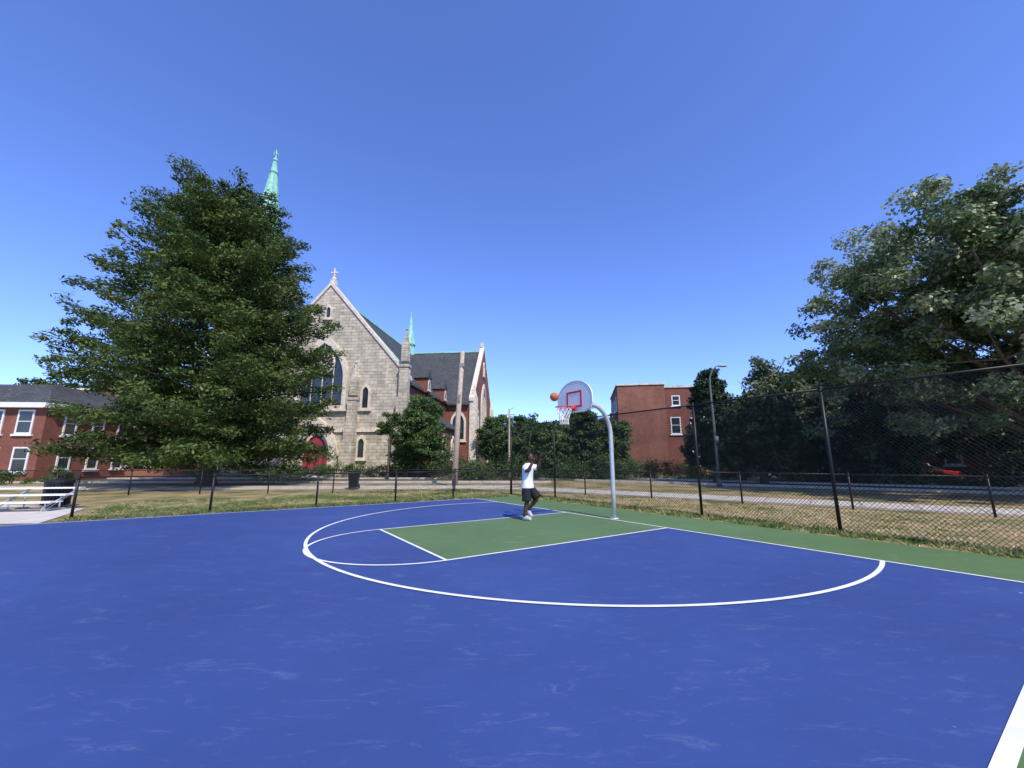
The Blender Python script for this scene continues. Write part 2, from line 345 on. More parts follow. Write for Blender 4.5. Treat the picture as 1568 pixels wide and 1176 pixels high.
loft('shorts_waist',[((0,0,1.0),.125,.16,up),((0,0,.93),.130,.172,up),((0,0,.84),.14,.19,up),((0.01,0,.78),.13,.19,up)],M_short)
for s,k in ((-1,(.04,-.11,.50)),(1,(.24,.13,.58))):
    a=Vector((0,s*.085,.90)); kk=Vector(k); d=(kk-a).normalized()
    loft('shorts_leg_%d'%(1 if s<0 else 2),[(a,.10,.095,d),(a+d*.1,.124,.112,d),(a+d*.25,.13,.12,d),(a+d*.40,.138,.126,d)],M_short,20,wr=.06)
for nm,a,d in (('shoe_1',(-.05,-.10,.06),(1,-.05,0)),('shoe_2',(-.085,.12,.235),(.7,0,-.7))):
    a=Vector(a); d=Vector(d).normalized(); sd=Vector((0,1,0)); u2=d.cross(sd)*-1
    if u2.z<0: u2=-u2
    n=14; vs=[];fs=[]; secs=[(-.045,.02,.02),(-.04,.034,.045),(.02,.038,.055),(.09,.044,.045),(.16,.048,.032),(.205,.04,.026),(.225,.015,.015)]
    for j,(t,wd,h_) in enumerate(secs):
        for k in range(n):
            aa=2*math.pi*k/n; z=math.sin(aa); vs.append(a+d*t+sd*math.cos(aa)*wd+u2*((h_*1.6*z if z>0 else .035*z*1.6)))
    for j in range(len(secs)-1):
        for k in range(n): k2=(k+1)%n; fs.append((j*n+k,j*n+k2,(j+1)*n+k2,(j+1)*n+k))
    fs+=[tuple(range(n)),tuple(range((len(secs)-1)*n,len(secs)*n))]
    q=MB(); q.add(vs,fs); q.obj(nm,M_shoe,man,True)
    an=a+u2*.06; q=MB(); q.tube([an+Vector((0.02,0,-.01)),an+(u2*.08)],[.046,.048],12); q.obj(nm.replace('shoe','sock'),M_sock,man,True)
hd=MB(); hc=Vector((.085,0,1.70)); Mh=Matrix.Rotation(math.radians(-20),3,'Y')
def H(x,y,z): return hc+Mh@Vector((x,y,z))
hd.sphere(hc,(.098,.078,.118),24,16,Mh); hd.sphere(H(.034,0,-.058),(.062,.056,.058),16,10,Mh)
hd.tube([H(.092,0,.02),H(.118,0,-.018),H(.1,0,-.03)],[.008,.017,.012],8)
for s in (-1,1): hd.sphere(H(-.005,s*.078,-.01),(.02,.011,.032),8,6,Mh)
hd.obj('head',M_skin,man,True)
q=MB(); q.sphere(H(-.020,0,.030),(.100,.085,.108),20,14,Mh); q.obj('hair',M_hair,man,True)
q=MB(); 
for s in (-1,1): q.sphere(H(.088,s*.031,.010),(.009,.013,.006),8,6,Mh)
q.obj('eyes',M_eye,man,True)
q=MB()
for s in (-1,1): q.sphere(H(.096,s*.031,.010),(.003,.006,.006),8,6,Mh); q.tube([H(.086,s*.05,.028),H(.097,s*.02,.030)],.005,5)
q.obj('pupils_and_brows',M_hair,man,True)
q=MB(); q.tube([H(.088,-.022,-.062),H(.098,0,-.064),H(.088,.022,-.062)],.006,6); q.obj('mouth',mat('lips',(.12,.05,.04)),man,True)
q=MB()
for wv,dr,sd in ((WR,Vector((.30,.10,.95)),1),(WL,Vector((.35,-.1,.92)),-1)):
    dr.normalize(); side=dr.cross(Vector((1,0,-.4))).normalized(); fw=side.cross(dr)
    if fw.x<0: fw=-fw
    q.tube([wv-dr*.03,wv+dr*.03,wv+dr*.085,wv+dr*.1],[.030,.040,.040,.03],12)
    for i,l in enumerate((.075,.088,.082,.062)):
        o=(i-1.5)*.021; b=wv+dr*.08+side*o
        q.tube([b,b+dr*l*.45+fw*.008+side*o*.3,b+dr*l*.75+fw*.03+side*o*.4,b+dr*l*.85+fw*.055+side*o*.4],[.0105,.010,.009,.007],8)
    b=wv+dr*.02-side*.025*sd; q.tube([b,b-side*.04*sd+dr*.03+fw*.01,b-side*.055*sd+dr*.06+fw*.02],[.013,.012,.008],8)
q.obj('hands',M_skin,man,True)
# ---------------------------------------------------------------- leaves
def leaves(name,cen,rad,n_per,size,m,parent,dirs=None,cv=None,up=.35,dj=.5,asp=.42,shell=.5):
    cen=np.asarray(cen,float); rad=np.asarray(rad,float); k=len(cen)
    cnt=np.full(k,n_per) if np.isscalar(n_per) else np.asarray(n_per)
    idx=np.repeat(np.arange(k),cnt); n=len(idx)
    d=R.normal(size=(n,3)); d/=np.linalg.norm(d,axis=1,keepdims=True)
    r=R.uniform(0,1,n)**shell
    p=cen[idx]+d*r[:,None]*rad[idx]
    nrm=d*.6+R.normal(size=(n,3))*.6; nrm[:,2]+=up*2; nrm/=np.linalg.norm(nrm,axis=1,keepdims=True)
    if dirs is None: t=R.normal(size=(n,3)); 
    else: t=np.asarray(dirs)[idx]+R.normal(size=(n,3))*dj
    t-=nrm*np.sum(t*nrm,1,keepdims=True); t/=np.linalg.norm(t,axis=1,keepdims=True)+1e-9
    b=np.cross(nrm,t); L=size*R.uniform(.6,1.3,n)[:,None]
    v=np.stack([p-t*L*.5,p+b*L*asp*.5+t*L*.05,p+t*L*.5,p-b*L*asp*.5+t*L*.05],1).reshape(-1,3)
    v[:,2]=np.maximum(v[:,2],.02)
    me=bpy.data.meshes.new(name); me.vertices.add(4*n); me.vertices.foreach_set('co',v.ravel())
    me.loops.add(4*n); me.loops.foreach_set('vertex_index',np.arange(4*n,dtype=np.int32))
    me.polygons.add(n); me.polygons.foreach_set('loop_start',np.arange(0,4*n,4,dtype=np.int32)); me.polygons.foreach_set('loop_total',np.full(n,4,dtype=np.int32))
    at=me.attributes.new('var','FLOAT','FACE'); c=(R.uniform(0,1,k) if cv is None else np.asarray(cv))[idx]*.6+R.uniform(0,1,n)*.4
    at.data.foreach_set('value',c.astype(np.float32)); me.update(); me.validate(); me.materials.append(m)
    return newobj(name,me,parent)
def interp(z,tab): return float(np.interp(z,[a for a,_ in tab],[b for _,b in tab]))
# bald cypress
L_cyp=leafmat('cypress_foliage',(.032,.062,.015),(.080,.128,.028),(.170,.212,.054),.32)
tr=empty('bald_cypress_tree',(-20.6,28,0))
tk=MB(); tk.tube([(0,0,-.1),(0,0,.6),(0.05,0,3),(-.3,.1,9),(-.8,.1,16),(-1.2,0,22.2)],[.75,.52,.42,.32,.2,.04],12)
prof=[(1.8,6.6),(3,7.8),(6,8.5),(9,8.5),(11,8.0),(13,7.4),(15,6.7),(17,5.8),(19,5.0),(21,4.1),(22.4,3.4),(24.2,2.2)]
cen=[];rad=[];dirs=[];cv=[]
nb=250
for i in range(nb):
    z=2.4+20.1*((i+.5)/nb)**1.08; az=i*2.39996+random.uniform(-.35,.35)
    L=interp(z,prof)*(random.uniform(.84,1.06) if random.random()<.82 else random.uniform(.6,.84))
    top=z>16
    z0=z-.22*L*(.6 if z<6 else 1)-(1.2 if top else 0); ca,sa=math.cos(az),math.sin(az); lx=-1.3*z/23
    rise=random.uniform(.05,.30)*L if z>6 else random.uniform(-.12,.12)*L
    if top: rise=random.uniform(.25,.6)*L
    bp=[]
    for j in range(7):
        s=j/6; bend=random.uniform(-.15,.15)
        bp.append(Vector((lx+ca*L*s-sa*bend,sa*L*s+ca*bend,z0+rise*s-.10*L*s*s*(1.2)+.12*L*s**4)))
    tk.tube(bp,[max(.02,.11*(1-s/6.5)*(1-z/30)) for s in range(7)],5,False)
    tone=random.random()
    nc=int(5+L*1.3)
    for j in range(nc):
        s=.22+.78*(j+random.random()*.6)/nc; k=min(5,int(s*6)); f=s*6-k; P=bp[k].lerp(bp[min(6,k+1)],f)
        lat=random.uniform(-1,1)*(1.25-s)*L*.32
        P=P+Vector((-sa*lat,ca*lat,random.uniform(-.15,.35)))
        rr=random.uniform(.5,.95)*(1.1 if s<.8 else .9)
        cen.append(P); rad.append((rr,rr,rr*random.uniform(.45,.8))); dv=Vector((ca,sa,random.uniform(.0,.7)))+Vector((-sa,ca,0))*lat*.5; dirs.append(dv.normalized()); cv.append(min(1,max(0,.35*tone+.65*random.random())))
tk.obj('trunk_and_limbs',M_bark,tr,True)
leaves('foliage',cen,rad,84,.28,L_cyp,tr,dirs,cv,up=.45,dj=.6,asp=.36)
def dec_tree(name,loc,h,r,z0,m,nclump,nleaf,size,cr=(.8,1.5),sq=1.0,trunk=.35,seed=1,lobes=9,up=.3,shape=None):
    rnd=random.Random(seed); e=empty(name,(loc[0],loc[1],0)); k=MB()
    zc=(h+z0)/2; hz=(h-z0)/2
    k.tube([(0,0,-.1),(0,0,.5),(rnd.uniform(-.1,.1),0,z0*.8+.5),(0,rnd.uniform(-.2,.2),zc),(0,0,h*.8)],[trunk*1.5,trunk,trunk*.8,trunk*.5,.04],10)
    lob=[]
    for i in range(lobes):
        a=i*2.4+rnd.uniform(-.4,.4); s=(i+.5)/lobes; zz=z0+hz*.3+s*(2*hz)*.74
        q=math.sqrt(max(.05,1-((zz-zc)/hz)**2)) if shape is None else shape(s)
        lr=r*rnd.uniform(.34,.5)*sq; d=max(0,r*q-lr*.75)*rnd.uniform(.85,1.1)
        zz=min(zz,h-lr*.9)
        c=Vector((math.cos(a)*d,math.sin(a)*d,zz)); lob.append((c,lr))
        st=Vector((0,0,max(z0*.7,zz-d*.8-.5))); mid=st.lerp(c,.55)+Vector((0,0,.3)); k.tube([st,mid,c],[trunk*.4,trunk*.22,.05],6,False)
        for b in range(4):
            t=c+Vector([rnd.uniform(-1,1)*lr*.7 for _ in range(3)]); k.tube([c.lerp(mid,.3),t],[.05,.015],4,False)
    lob.append((Vector((0,0,h-r*.35)),r*.38)); lob.append((Vector((0,0,zc)),r*.4))
    k.obj('trunk_and_limbs',M_bark,e,True)
    cen=[];rad=[];cv=[]; ws=[l[1]**2 for l in lob]
    for i in range(nclump):
        c,lr=rnd.choices(lob,ws)[0]; d=Vector([rnd.gauss(0,1) for _ in range(3)]).normalized()*lr*rnd.uniform(.45,1.1)
        P=c+d; P.z=max(P.z,z0*.9+.2); rr=rnd.uniform(*cr)*.75; cen.append(P); rad.append((rr,rr,rr*.62)); cv.append(rnd.random())
    leaves('foliage',cen,rad,nleaf,size,m,e,None,cv,up=up,asp=.6)
    return e
L_map=leafmat('maple_leaves',(.05,.09,.028),(.13,.185,.062),(.42,.46,.30),.3,.45,.5)
L_dk=leafmat('dark_leaves',(.020,.042,.014),(.045,.080,.025),(.095,.13,.045),.25)
L_md=leafmat('green_leaves',(.032,.065,.017),(.070,.125,.032),(.14,.20,.06),.3)
L_ol=leafmat('olive_leaves',(.05,.08,.035),(.12,.16,.075),(.22,.27,.14),.3)
L_con=leafmat('juniper_foliage',(.010,.024,.009),(.022,.046,.018),(.05,.08,.035),.15)
dec_tree('silver_maple_tree',(24.9,18.3),14.4,9.2,3.4,L_map,1000,180,.22,(.7,1.3),.86,.42,3,34,shape=lambda s: 1.0 if s<.66 else 1.0-(s-.66)*1.3)
bgt=[('maple_tree',23.5,35,10.6,4.6,1.0,L_ol,21),('maple_tree',29,33,9.8,5,.8,L_dk,22),('maple_tree',37,31.5,9.4,5,.8,L_dk,23),
('maple_tree',18.8,31,6.4,3.2,.4,L_dk,25),('maple_tree',33,42,12,5.5,1,L_ol,26),('maple_tree',25.5,29.5,5.6,3.4,.3,L_dk,36),
('maple_tree',-2.2,62,8.6,3.0,1,L_md,27),('maple_tree',2.5,58,8,3.2,.6,L_md,28),('maple_tree',7.5,48,7.4,3,.6,L_md,29),('maple_tree',4.2,40,5.2,2.2,.4,L_md,30),('maple_tree',11.5,60,9,3.5,1,L_dk,31),
('maple_tree',1.4,47,5.8,2.6,.3,L_md,51),('maple_tree',10.4,44,6.2,2.4,.3,L_md,52),('maple_tree',-1.2,50,5.6,2.2,.3,L_dk,53),
('maple_tree',-52,46,11,5,2,L_md,33),('maple_tree',-14,80,9,5,2,L_md,35)]
for nm,x,y,h,r,z0,m,sd in bgt: dec_tree(nm,(x,y),h,r,z0,m,230,105,.30,(.7,1.3),1.1,.22,sd,13)
dec_tree('ivy_covered_tree',(6.9,38.5),6.6,1.7,.3,L_dk,150,120,.22,(.5,.8),1.25,.15,41,8,shape=lambda s:.75)
dec_tree('juniper_tree',(16.0,32.5),9.4,2.3,.4,L_con,330,130,.24,(.45,.85),1.1,.18,42,16,up=.1,shape=lambda s:1.0-.7*s)
dec_tree('ivy_covered_tree',(-8.9,39.6),7.9,3.1,.3,L_md,360,130,.22,(.6,1.0),1.15,.2,43,12,shape=lambda s:.95-.35*s)
dec_tree('sapling_tree',(-11.2,37.4),6.2,1.4,3.2,L_md,40,90,.2,(.4,.7),1.1,.08,44,4)
e=empty('distant_trees'); cen=[];rad=[];cv=[]; rf=random.Random(5)
for i in range(900):
    a=math.radians(rf.uniform(-72,72)); d=rf.uniform(85,125); hh=(4+3*math.sin(a*9)+2*math.sin(a*23))*.5+4
    z=rf.uniform(.3,1)*hh; q=rf.uniform(1.3,2.6); cen.append((math.sin(a)*d,math.cos(a)*d,z)); rad.append((q*1.6,q*1.6,q)); cv.append(rf.random())
leaves('foliage',cen,rad,70,1.0,L_md,e,None,cv,asp=.7)
def shrub(x,y,rx,ry,h,m,seed,name='shrub',n=26,nl=90,size=.16):
    rnd=random.Random(seed); e=empty(name,(x,y,0)); cen=[];rad=[];cv=[]; k=MB()
    for i in range(n):
        a=rnd.uniform(0,6.28); q=math.sqrt(rnd.random()); X=math.cos(a)*rx*q; Y=math.sin(a)*ry*q; Zt=h*(.15+.75*rnd.random())*math.sqrt(max(.1,1-q*q*.8))
        rr=rnd.uniform(.22,.42)*min(h,2.6); cen.append((X,Y,Zt)); rad.append((rr,rr,rr*.75)); cv.append(rnd.random())
        if i%3==0: k.tube([(X*.5,Y*.5,0),(X,Y,Zt)],[.03,.01],4,False)
    k.obj('stems',M_bark,e); leaves('foliage',cen,rad,nl,size,m,e,None,cv,up=.3,asp=.55)
for i,x in enumerate(np.arange(-26,-4,2.1)): shrub(x,41.6+random.uniform(-.6,.6),1.5,1,1.3+random.random()*.8,L_md if i%3 else L_dk,100+i,n=18,nl=90)
for i,x in enumerate(np.arange(-5,9,2.0)): shrub(x,37+random.uniform(-1.5,1),1.8,1.2,1.6+random.random()*1.3,L_md if i%2 else L_dk,130+i,n=24,nl=100)
for i,x in enumerate(np.arange(9,22,2.2)): shrub(x,38-.15*i,1.8,1.2,1.8+random.random()*.9,L_md,150+i,n=22,nl=100)
for i in range(18):
    s=11+i*2.3; v=Fp(s,19.6+random.uniform(-.4,1.2)); gap=abs(v[0]-28.3)<1.4
    shrub(v[0],v[1],2.0,1.5,1.0 if gap else 2.0+random.random()*1.9,L_dk if i%3 else L_md,170+i,n=30,nl=110,size=.2)
for i,(x,y) in enumerate([(-38.5,29.2),(-35.5,29.6),(-33,30),(-44,27.5),(-30,40.6)]): shrub(x,y,1.3,1,1.2,L_md,200+i,n=14,nl=90)
# ---------------------------------------------------------------- grass blades
def grass(name,pts,h,m,cvv):
    pts=np.asarray(pts); n=len(pts); a=R.uniform(0,6.28,n); hh=h*R.uniform(.4,1.3,n); wd=R.uniform(.008,.016,n)*1.4
    lean=R.normal(size=(n,2))*hh[:,None]*.8
    v=np.zeros((n,3,3)); v[:,0,:2]=pts; v[:,1,:2]=pts; v[:,2,:2]=pts+lean
    v[:,0,0]-=np.cos(a)*wd; v[:,0,1]-=np.sin(a)*wd; v[:,1,0]+=np.cos(a)*wd; v[:,1,1]+=np.sin(a)*wd; v[:,2,2]=hh
    me=bpy.data.meshes.new(name); me.vertices.add(3*n); me.vertices.foreach_set('co',v.ravel())
    me.loops.add(3*n); me.loops.foreach_set('vertex_index',np.arange(3*n,dtype=np.int32)); me.polygons.add(n)
    me.polygons.foreach_set('loop_start',np.arange(0,3*n,3,dtype=np.int32)); me.polygons.foreach_set('loop_total',np.full(n,3,dtype=np.int32))
    at=me.attributes.new('var','FLOAT','FACE'); at.data.foreach_set('value',np.asarray(cvv,dtype=np.float32)); me.update(); me.validate(); me.materials.append(m)
    return newobj(name,me)
M_gr=leafmat('grass_blades',(.11,.20,.045),(.36,.35,.14),(.74,.58,.36),.3,.8,.1)
def field(nt,t0,t1,n0,n1,bias):
    k=nt//14; T_=R.uniform(t0,t1,k); N_=R.uniform(n0,n1,k); tone=np.clip(bias+.35*np.sin(T_*1.3+2*np.sin(N_*.8))+R.normal(size=k)*.28,0,1)
    i=np.repeat(np.arange(k),14); tt=T_[i]+R.normal(size=len(i))*.08; nn=N_[i]+R.normal(size=len(i))*.08
    return np.stack([OX+tt*tx+nn*nx,OY+tt*ty+nn*ny],1), np.clip(tone[i]+R.normal(size=len(i))*.12,0,1)
P_,c_=[],[]
for args in ((36000,-14.5,-8.2,-12.5,3,.26),(26000,-7,13,2.3,8.0,.75)):
    a_,b_=field(*args); P_.append(a_); c_.append(b_)
grass('grass',np.concatenate(P_),.045,M_gr,np.concatenate(c_))
P_,c_=[],[]
for (t0,t1,n0,n1,k) in ((-8.3,-7.9,-12.4,2,10000),(-8,14,2.3,2.9,12000)):
    kk=k//30; T_=R.uniform(t0,t1,kk); N_=R.uniform(n0,n1,kk); i=np.repeat(np.arange(kk),30)
    tt=T_[i]+R.normal(size=len(i))*.09; nn=N_[i]+R.normal(size=len(i))*.09
    if t0<-8.1: tt=np.minimum(tt,-7.88)
    else: nn=np.maximum(nn,2.14)
    P_.append(np.stack([OX+tt*tx+nn*nx,OY+tt*ty+nn*ny],1)); c_.append(np.clip(R.uniform(.0,.6,kk)[i]+R.normal(size=len(i))*.1,0,1))
grass('weeds',np.concatenate(P_),.12,M_gr,np.concatenate(c_))
# ---------------------------------------------------------------- church
X=Vector((1,0,0)); Y=Vector((0,1,0)); ZZ=Vector((0,0,1))
ch=empty('stone_church',(-21.4,45,0),math.radians(-5.5))
def arch(w_,h_,k=7,ins=0):
    w_=w_-2*ins; hs=h_-.866*(w_+2*ins)
    pts=[(-w_/2,ins),(w_/2,ins),(w_/2,hs)]
    for i in range(1,k+1):
        a=math.radians(60)*i/k; pts.append((-w_/2+w_*math.cos(a),hs+w_*math.sin(a)))
    for i in range(k-1,-1,-1):
        a=math.radians(60)*i/k; pts.append((w_/2-w_*math.cos(a),hs+w_*math.sin(a)))
    return pts
def win(par,o,u,n,w_,h_,fr=.25,trim=M_limet,mull=1,glass=M_glass,dp=.2,square=False):
    o,u,n=Vector(o),Vector(u),Vector(n)
    if square:
        po=[(-w_/2,0),(w_/2,0),(w_/2,h_),(-w_/2,h_)]; pi=[(-w_/2+fr,fr),(w_/2-fr,fr),(w_/2-fr,h_-fr),(-w_/2+fr,h_-fr)]
    else: po=arch(w_,h_); pi=arch(w_,h_,7,fr)
    a=MB(); a.ring(po,pi,o-n*.05,u,ZZ,n,dp+.05)
    W=w_-2*fr
    for k in range(mull): 
        x=-W/2+W*(k+1)/(mull+1); hh=h_-.15-fr if square else h_-.2-w_*.1-(abs(x)/(W/2))*W*.75
        c=o+u*x+n*(dp*.4)+ZZ*(hh/2+fr*.5); a.tube([c-ZZ*(hh/2-fr*.4),c+ZZ*(hh/2-fr*.3)],.06 if not square else .035,6)
    if square: a.tube([o+u*(-W/2)+n*dp*.4+ZZ*h_*.52,o+u*(W/2)+n*dp*.4+ZZ*h_*.52],.035,6)
    a.box(tuple(o+n*dp*.5-ZZ*.08),(abs(u.x)*(w_+.3)+abs(n.x)*(dp+.15),abs(u.y)*(w_+.3)+abs(n.y)*(dp+.15),.15))
    a.obj('window_frame',trim,par)
    b=MB(); b.prism(pi,o+n*.01,u,ZZ,n,.03); b.obj('window_pane',glass,par)
HW,EH,AH=9.8,10.8,21.6
b=MB(); b.prism([(-HW,0),(HW,0),(HW,EH),(0,AH+.5),(-HW,EH)],(0,.9,0),X,ZZ,-Y,.9); b.obj('front_gable_wall',M_lime,ch)
b=MB()
for s in (-1,1):
    b.prism([(s*(HW+.25),EH-.25),(s*(HW+.25),EH+.1),(0,AH+.95),(0,AH+.5)],(0,1.0,0),X,ZZ,-Y,1.15)
b.box((0,.45,AH+1.0),(.6,.6,.7)); b.box((0,.45,AH+2.1),(.16,.16,1.7)); b.box((0,.45,AH+2.35),(.9,.15,.16)); b.sphere((0,.45,AH+1.5),.28,8,6)
b.box((0,-.12,4.9),(2*HW,.22,.3))
b.obj('gable_coping_and_cross',M_limet,ch)
win(ch,(0,0,7.2),X,-Y,6.0,8.6,.5,M_limet,3,dp=.35)
b=MB(); c=Vector((0,-.18,12.6)); b.tube([c+Vector((1.25*math.cos(2*math.pi*i/24),0,1.25*math.sin(2*math.pi*i/24))) for i in range(25)],.14,6,False)
for i in range(6):
    a=math.pi*i/6; dd=Vector((math.cos(a),0,math.sin(a)))*1.2; b.tube([c-dd,c+dd],.06,5)
b.obj('window_tracery',M_limet,ch)
for x in (-6.3,6.3):
    for z,h_ in ((1.8,2.6),(7.2,2.9)): win(ch,(x*.82 if z>5 else x*.8,0,z),X,-Y,1.1,h_,.2,M_limet,0)
win(ch,(0,0,17.9),X,-Y,.8,1.7,.15,M_limet,0)
w_,h_=3.6,5.2
b=MB(); b.ring(arch(w_+1.2,h_+1.2),arch(w_,h_,7,.0),(0,0.05,0),X,ZZ,-Y,.7); b.ring(arch(w_+.1,h_+.1),arch(w_,h_,7,.35),(0,.05,.0),X,ZZ,-Y,.4); b.obj('portal',M_limet,ch)
b=MB(); b.prism(arch(w_,h_,7,.3),(0,0,0),X,ZZ,-Y,.12); b.obj('door',M_door,ch)
b=MB()
for q_ in (-.9,0,.9): b.box((q_,-.16,1.5),(.06,.06,2.9))
b.box((0,-.17,3.0),(w_-.6,.08,.12)); b.obj('door_battens',M_black,ch)
b=MB()
for x,hh in ((-HW+.2,12.6),(HW-.2,12.6),(-3.9,8.8),(3.9,8.8)):
    b.box((x,-.5,hh*.22),(1.35,1.6,hh*.44)); b.box((x,-.35,hh*.5),(1.15,1.1,hh*.34)) ; b.box((x,-.25,hh*.78),(1.0,.8,hh*.3))
    b.box((x,-.25,hh*.95),(1.15,.95,.3)); b.box((x,-.25,hh*.98+.9),(.75,.75,1.5)); b.box((x,-.25,hh*.98+2.75),(.8,.8,2.3),0,.08); b.sphere((x,-.25,hh*.98+3.9),.17,8,6)
b.obj('buttresses_and_pinnacles',M_lime,ch)
b=MB()
for k in range(4): b.box((0,-2.6+.35*k,.09+.16*k),(7-.6*k,3.0-.7*k,.18))
b.obj('front_steps',M_limet,ch)
b=MB(); b.box((0,22,EH/2-.1),(2*HW-.6,42,EH-.2)); b.obj('nave_walls',M_brick,ch)
def gable_roof(x0,x1,y0,y1,axis,eh,rh,ov,th=.25):
    b=MB()
    if axis=='y':
        m=(x0+x1)/2; hw=(x1-x0)/2+ov; sl=(rh-eh)/((x1-x0)/2); e=eh-ov*sl
        for s in (-1,1): b.add([(m,y0,rh),(m+s*hw,y0,e),(m+s*hw,y1,e),(m,y1,rh),(m,y0,rh-th),(m+s*hw,y0,e-th),(m+s*hw,y1,e-th),(m,y1,rh-th)],[(0,1,2,3),(4,5,6,7),(0,1,5,4),(3,2,6,7),(1,2,6,5)])
    else:
        m=(y0+y1)/2; hw=(y1-y0)/2+ov; sl=(rh-eh)/((y1-y0)/2); e=eh-ov*sl
        for s in (-1,1): b.add([(x0,m,rh),(x0,m+s*hw,e),(x1,m+s*hw,e),(x1,m,rh),(x0,m,rh-th),(x0,m+s*hw,e-th),(x1,m+s*hw,e-th),(x1,m,rh-th)],[(0,1,2,3),(4,5,6,7),(0,1,5,4),(3,2,6,7),(1,2,6,5)])
    return b
gable_roof(-9.5,9.5,.9,43,'y',EH,21.3,.4).obj('nave_roof',M_slate,ch)
TY,TH,TX=27.0,9.0,13.2
b=MB(); b.box((0,TY,EH/2-.05),(2*TX-.02,2*TH-.4,EH-.1))
for s in (-1,1): b.prism([(-TH,0),(TH,0),(TH,EH+.2),(0,21.4),(-TH,EH+.2)],(s*TX,TY,0),Y,ZZ,X*s,.6)
b.obj('transept_walls',M_brick,ch)
gable_roof(-TX,TX,TY-TH,TY+TH,'x',EH,20.9,.45).obj('transept_roof',M_slate,ch)
b=MB()
for s in (-1,1): b.prism([(s*(TH+.3),EH-.1),(s*(TH+.3),EH+.4),(0,21.9),(0,21.4)],(TX-.05,TY,0),Y,ZZ,X,.75)
b.box((TX+.3,TY,22.2),(.5,.5,.8)); 
for s in (-1,1): b.box((TX+.6,TY+s*(TH-.5),EH/2+.3),(1.1,1.2,EH+.6)); b.box((TX+.6,TY+s*(TH-.5),EH+1.6),(.9,.9,2),0,.1)
b.box((TX+.66,TY,4.6),(.25,2*TH-2.5,.3))
b.box((3,TY-TH-.02,10.3),(2*TX-8,.2,.3))
b.obj('transept_coping',M_limet,ch)
win(ch,(TX+.6,TY,6.2),Y,X,5.0,8.8,.4,M_limet,3)
for yy in (-5.6,5.6): win(ch,(TX+.6,TY+yy,5.6),Y,X,1.5,4.2,.25,M_limet,0); win(ch,(TX+.6,TY+yy,1.4),Y,X,1.4,2.2,.25,M_limet,0)
win(ch,(TX+.6,TY,16.4),Y,X,1.2,2.6,.25,M_limet,0)
win(ch,(11.5,TY-TH+.2,4.6),X,-Y,2.4,4.8,.3,M_limet,1)
b=MB(); b.box((HW+.9,9.3,3.1),(2.6,16,6.2)); b.obj('aisle_walls',M_brick,ch)
b=MB(); b.add([(HW-.6,.95,8.1),(HW+2.5,.95,6.0),(HW+2.5,17.6,6.0),(HW-.6,17.6,8.1),(HW-.6,.95,7.9),(HW+2.5,.95,5.8),(HW+2.5,17.6,5.8),(HW-.6,17.6,7.9)],[(0,1,2,3),(7,6,5,4),(0,4,5,1),(1,5,6,2),(2,6,7,3)]); b.obj('aisle_roof',M_slate,ch)
for yy in (3.5,8,12.5): win(ch,(HW+2.2,yy,1.8),Y,X,1.5,3.2,.22,M_limet,0)
for yy in (6.5,14.5):
    b=MB(); b.box((HW-.3,yy,11.0),(1.6,1.3,1.8)); b.obj('dormer',M_brick,ch)
    b=MB(); b.prism([(-.9,0),(.9,0),(0,1.2)],(HW+.6,yy,11.91),Y,ZZ,-X,3.2); b.obj('dormer_roof',M_slate,ch)
    win(ch,(HW+.5,yy,10.4),Y,X,.9,1.4,.12,M_limet,0,dp=.08)
b=MB(); b.box((0,22,21.38),(.34,42,.25)); b.box((0,TY,21.02),(2*TX-.1,.3,.25)); b.tube([(.1,.9,22.1),(HW+.0,.9,EH+.55)],.09,6); b.obj('copper_ridge',M_copper,ch)
b=MB(); b.tube([(0,TY,20.6),(0,TY,22.6)],[.95,.85],8); b.tube([(0,TY,22.6),(0,TY,22.8)],[1.1,1.1],8); b.tube([(0,TY,22.8),(0,TY,25),(0,TY,29.0)],[.86,.52,.03],8); b.sphere((0,TY,28.5),.16,8,6)
for k in range(4):
    a=math.pi/4+k*math.pi/2; b.tube([(.9*math.cos(a),TY+.9*math.sin(a),22.3),(.9*math.cos(a),TY+.9*math.sin(a),24.2)],[.15,.02],5)
b.obj('fleche',M_copper,ch)
tx0,ty0=-11.9,3.4
b=MB(); b.box((tx0,ty0,11.5),(6,6,23)); b.box((tx0,ty0,23.9),(4.6,4.6,3.0))
for i in (-1,1):
    for j in (-1,1): b.box((tx0+i*2.6,ty0+j*2.6,24),(1.1,1.1,2.4)); b.box((tx0+i*2.6,ty0+j*2.6,26.4),(1.0,1.0,2.4),0,.06)
b.obj('tower',M_lime,ch)
win(ch,(tx0,ty0-3,15),X,-Y,2.4,6,.3,M_limet,1); win(ch,(tx0+3,ty0,15),Y,X,2.4,6,.3,M_limet,1); win(ch,(tx0,ty0-3,7),X,-Y,1.2,3,.2,M_limet,0)
b=MB(); b.tube([(tx0,ty0,25.4),(tx0,ty0,27),(tx0,ty0,34.3),(tx0,ty0,42.6)],[2.3,2.0,1.2,.14],8); b.tube([(tx0,ty0,40.4),(tx0,ty0,40.8),(tx0,ty0,41.2)],[.36,.58,.3],8); b.tube([(tx0,ty0,42.4),(tx0,ty0,44.4)],.09,6); b.sphere((tx0,ty0,42.8),.3,8,6); b.box((tx0,ty0,43.7),(.8,.12,.14)); b.box((tx0,ty0,43.7),(.12,.8,.14))
for k in range(8):
    a=k*math.pi/4; b.tube([(tx0+q_*math.cos(a),ty0+q_*math.sin(a),z_) for q_,z_ in ((2.3,25.4),(2.0,27),(1.2,34.3),(.16,42.5))],.07,4)
b.obj('copper_spire',M_copper,ch)
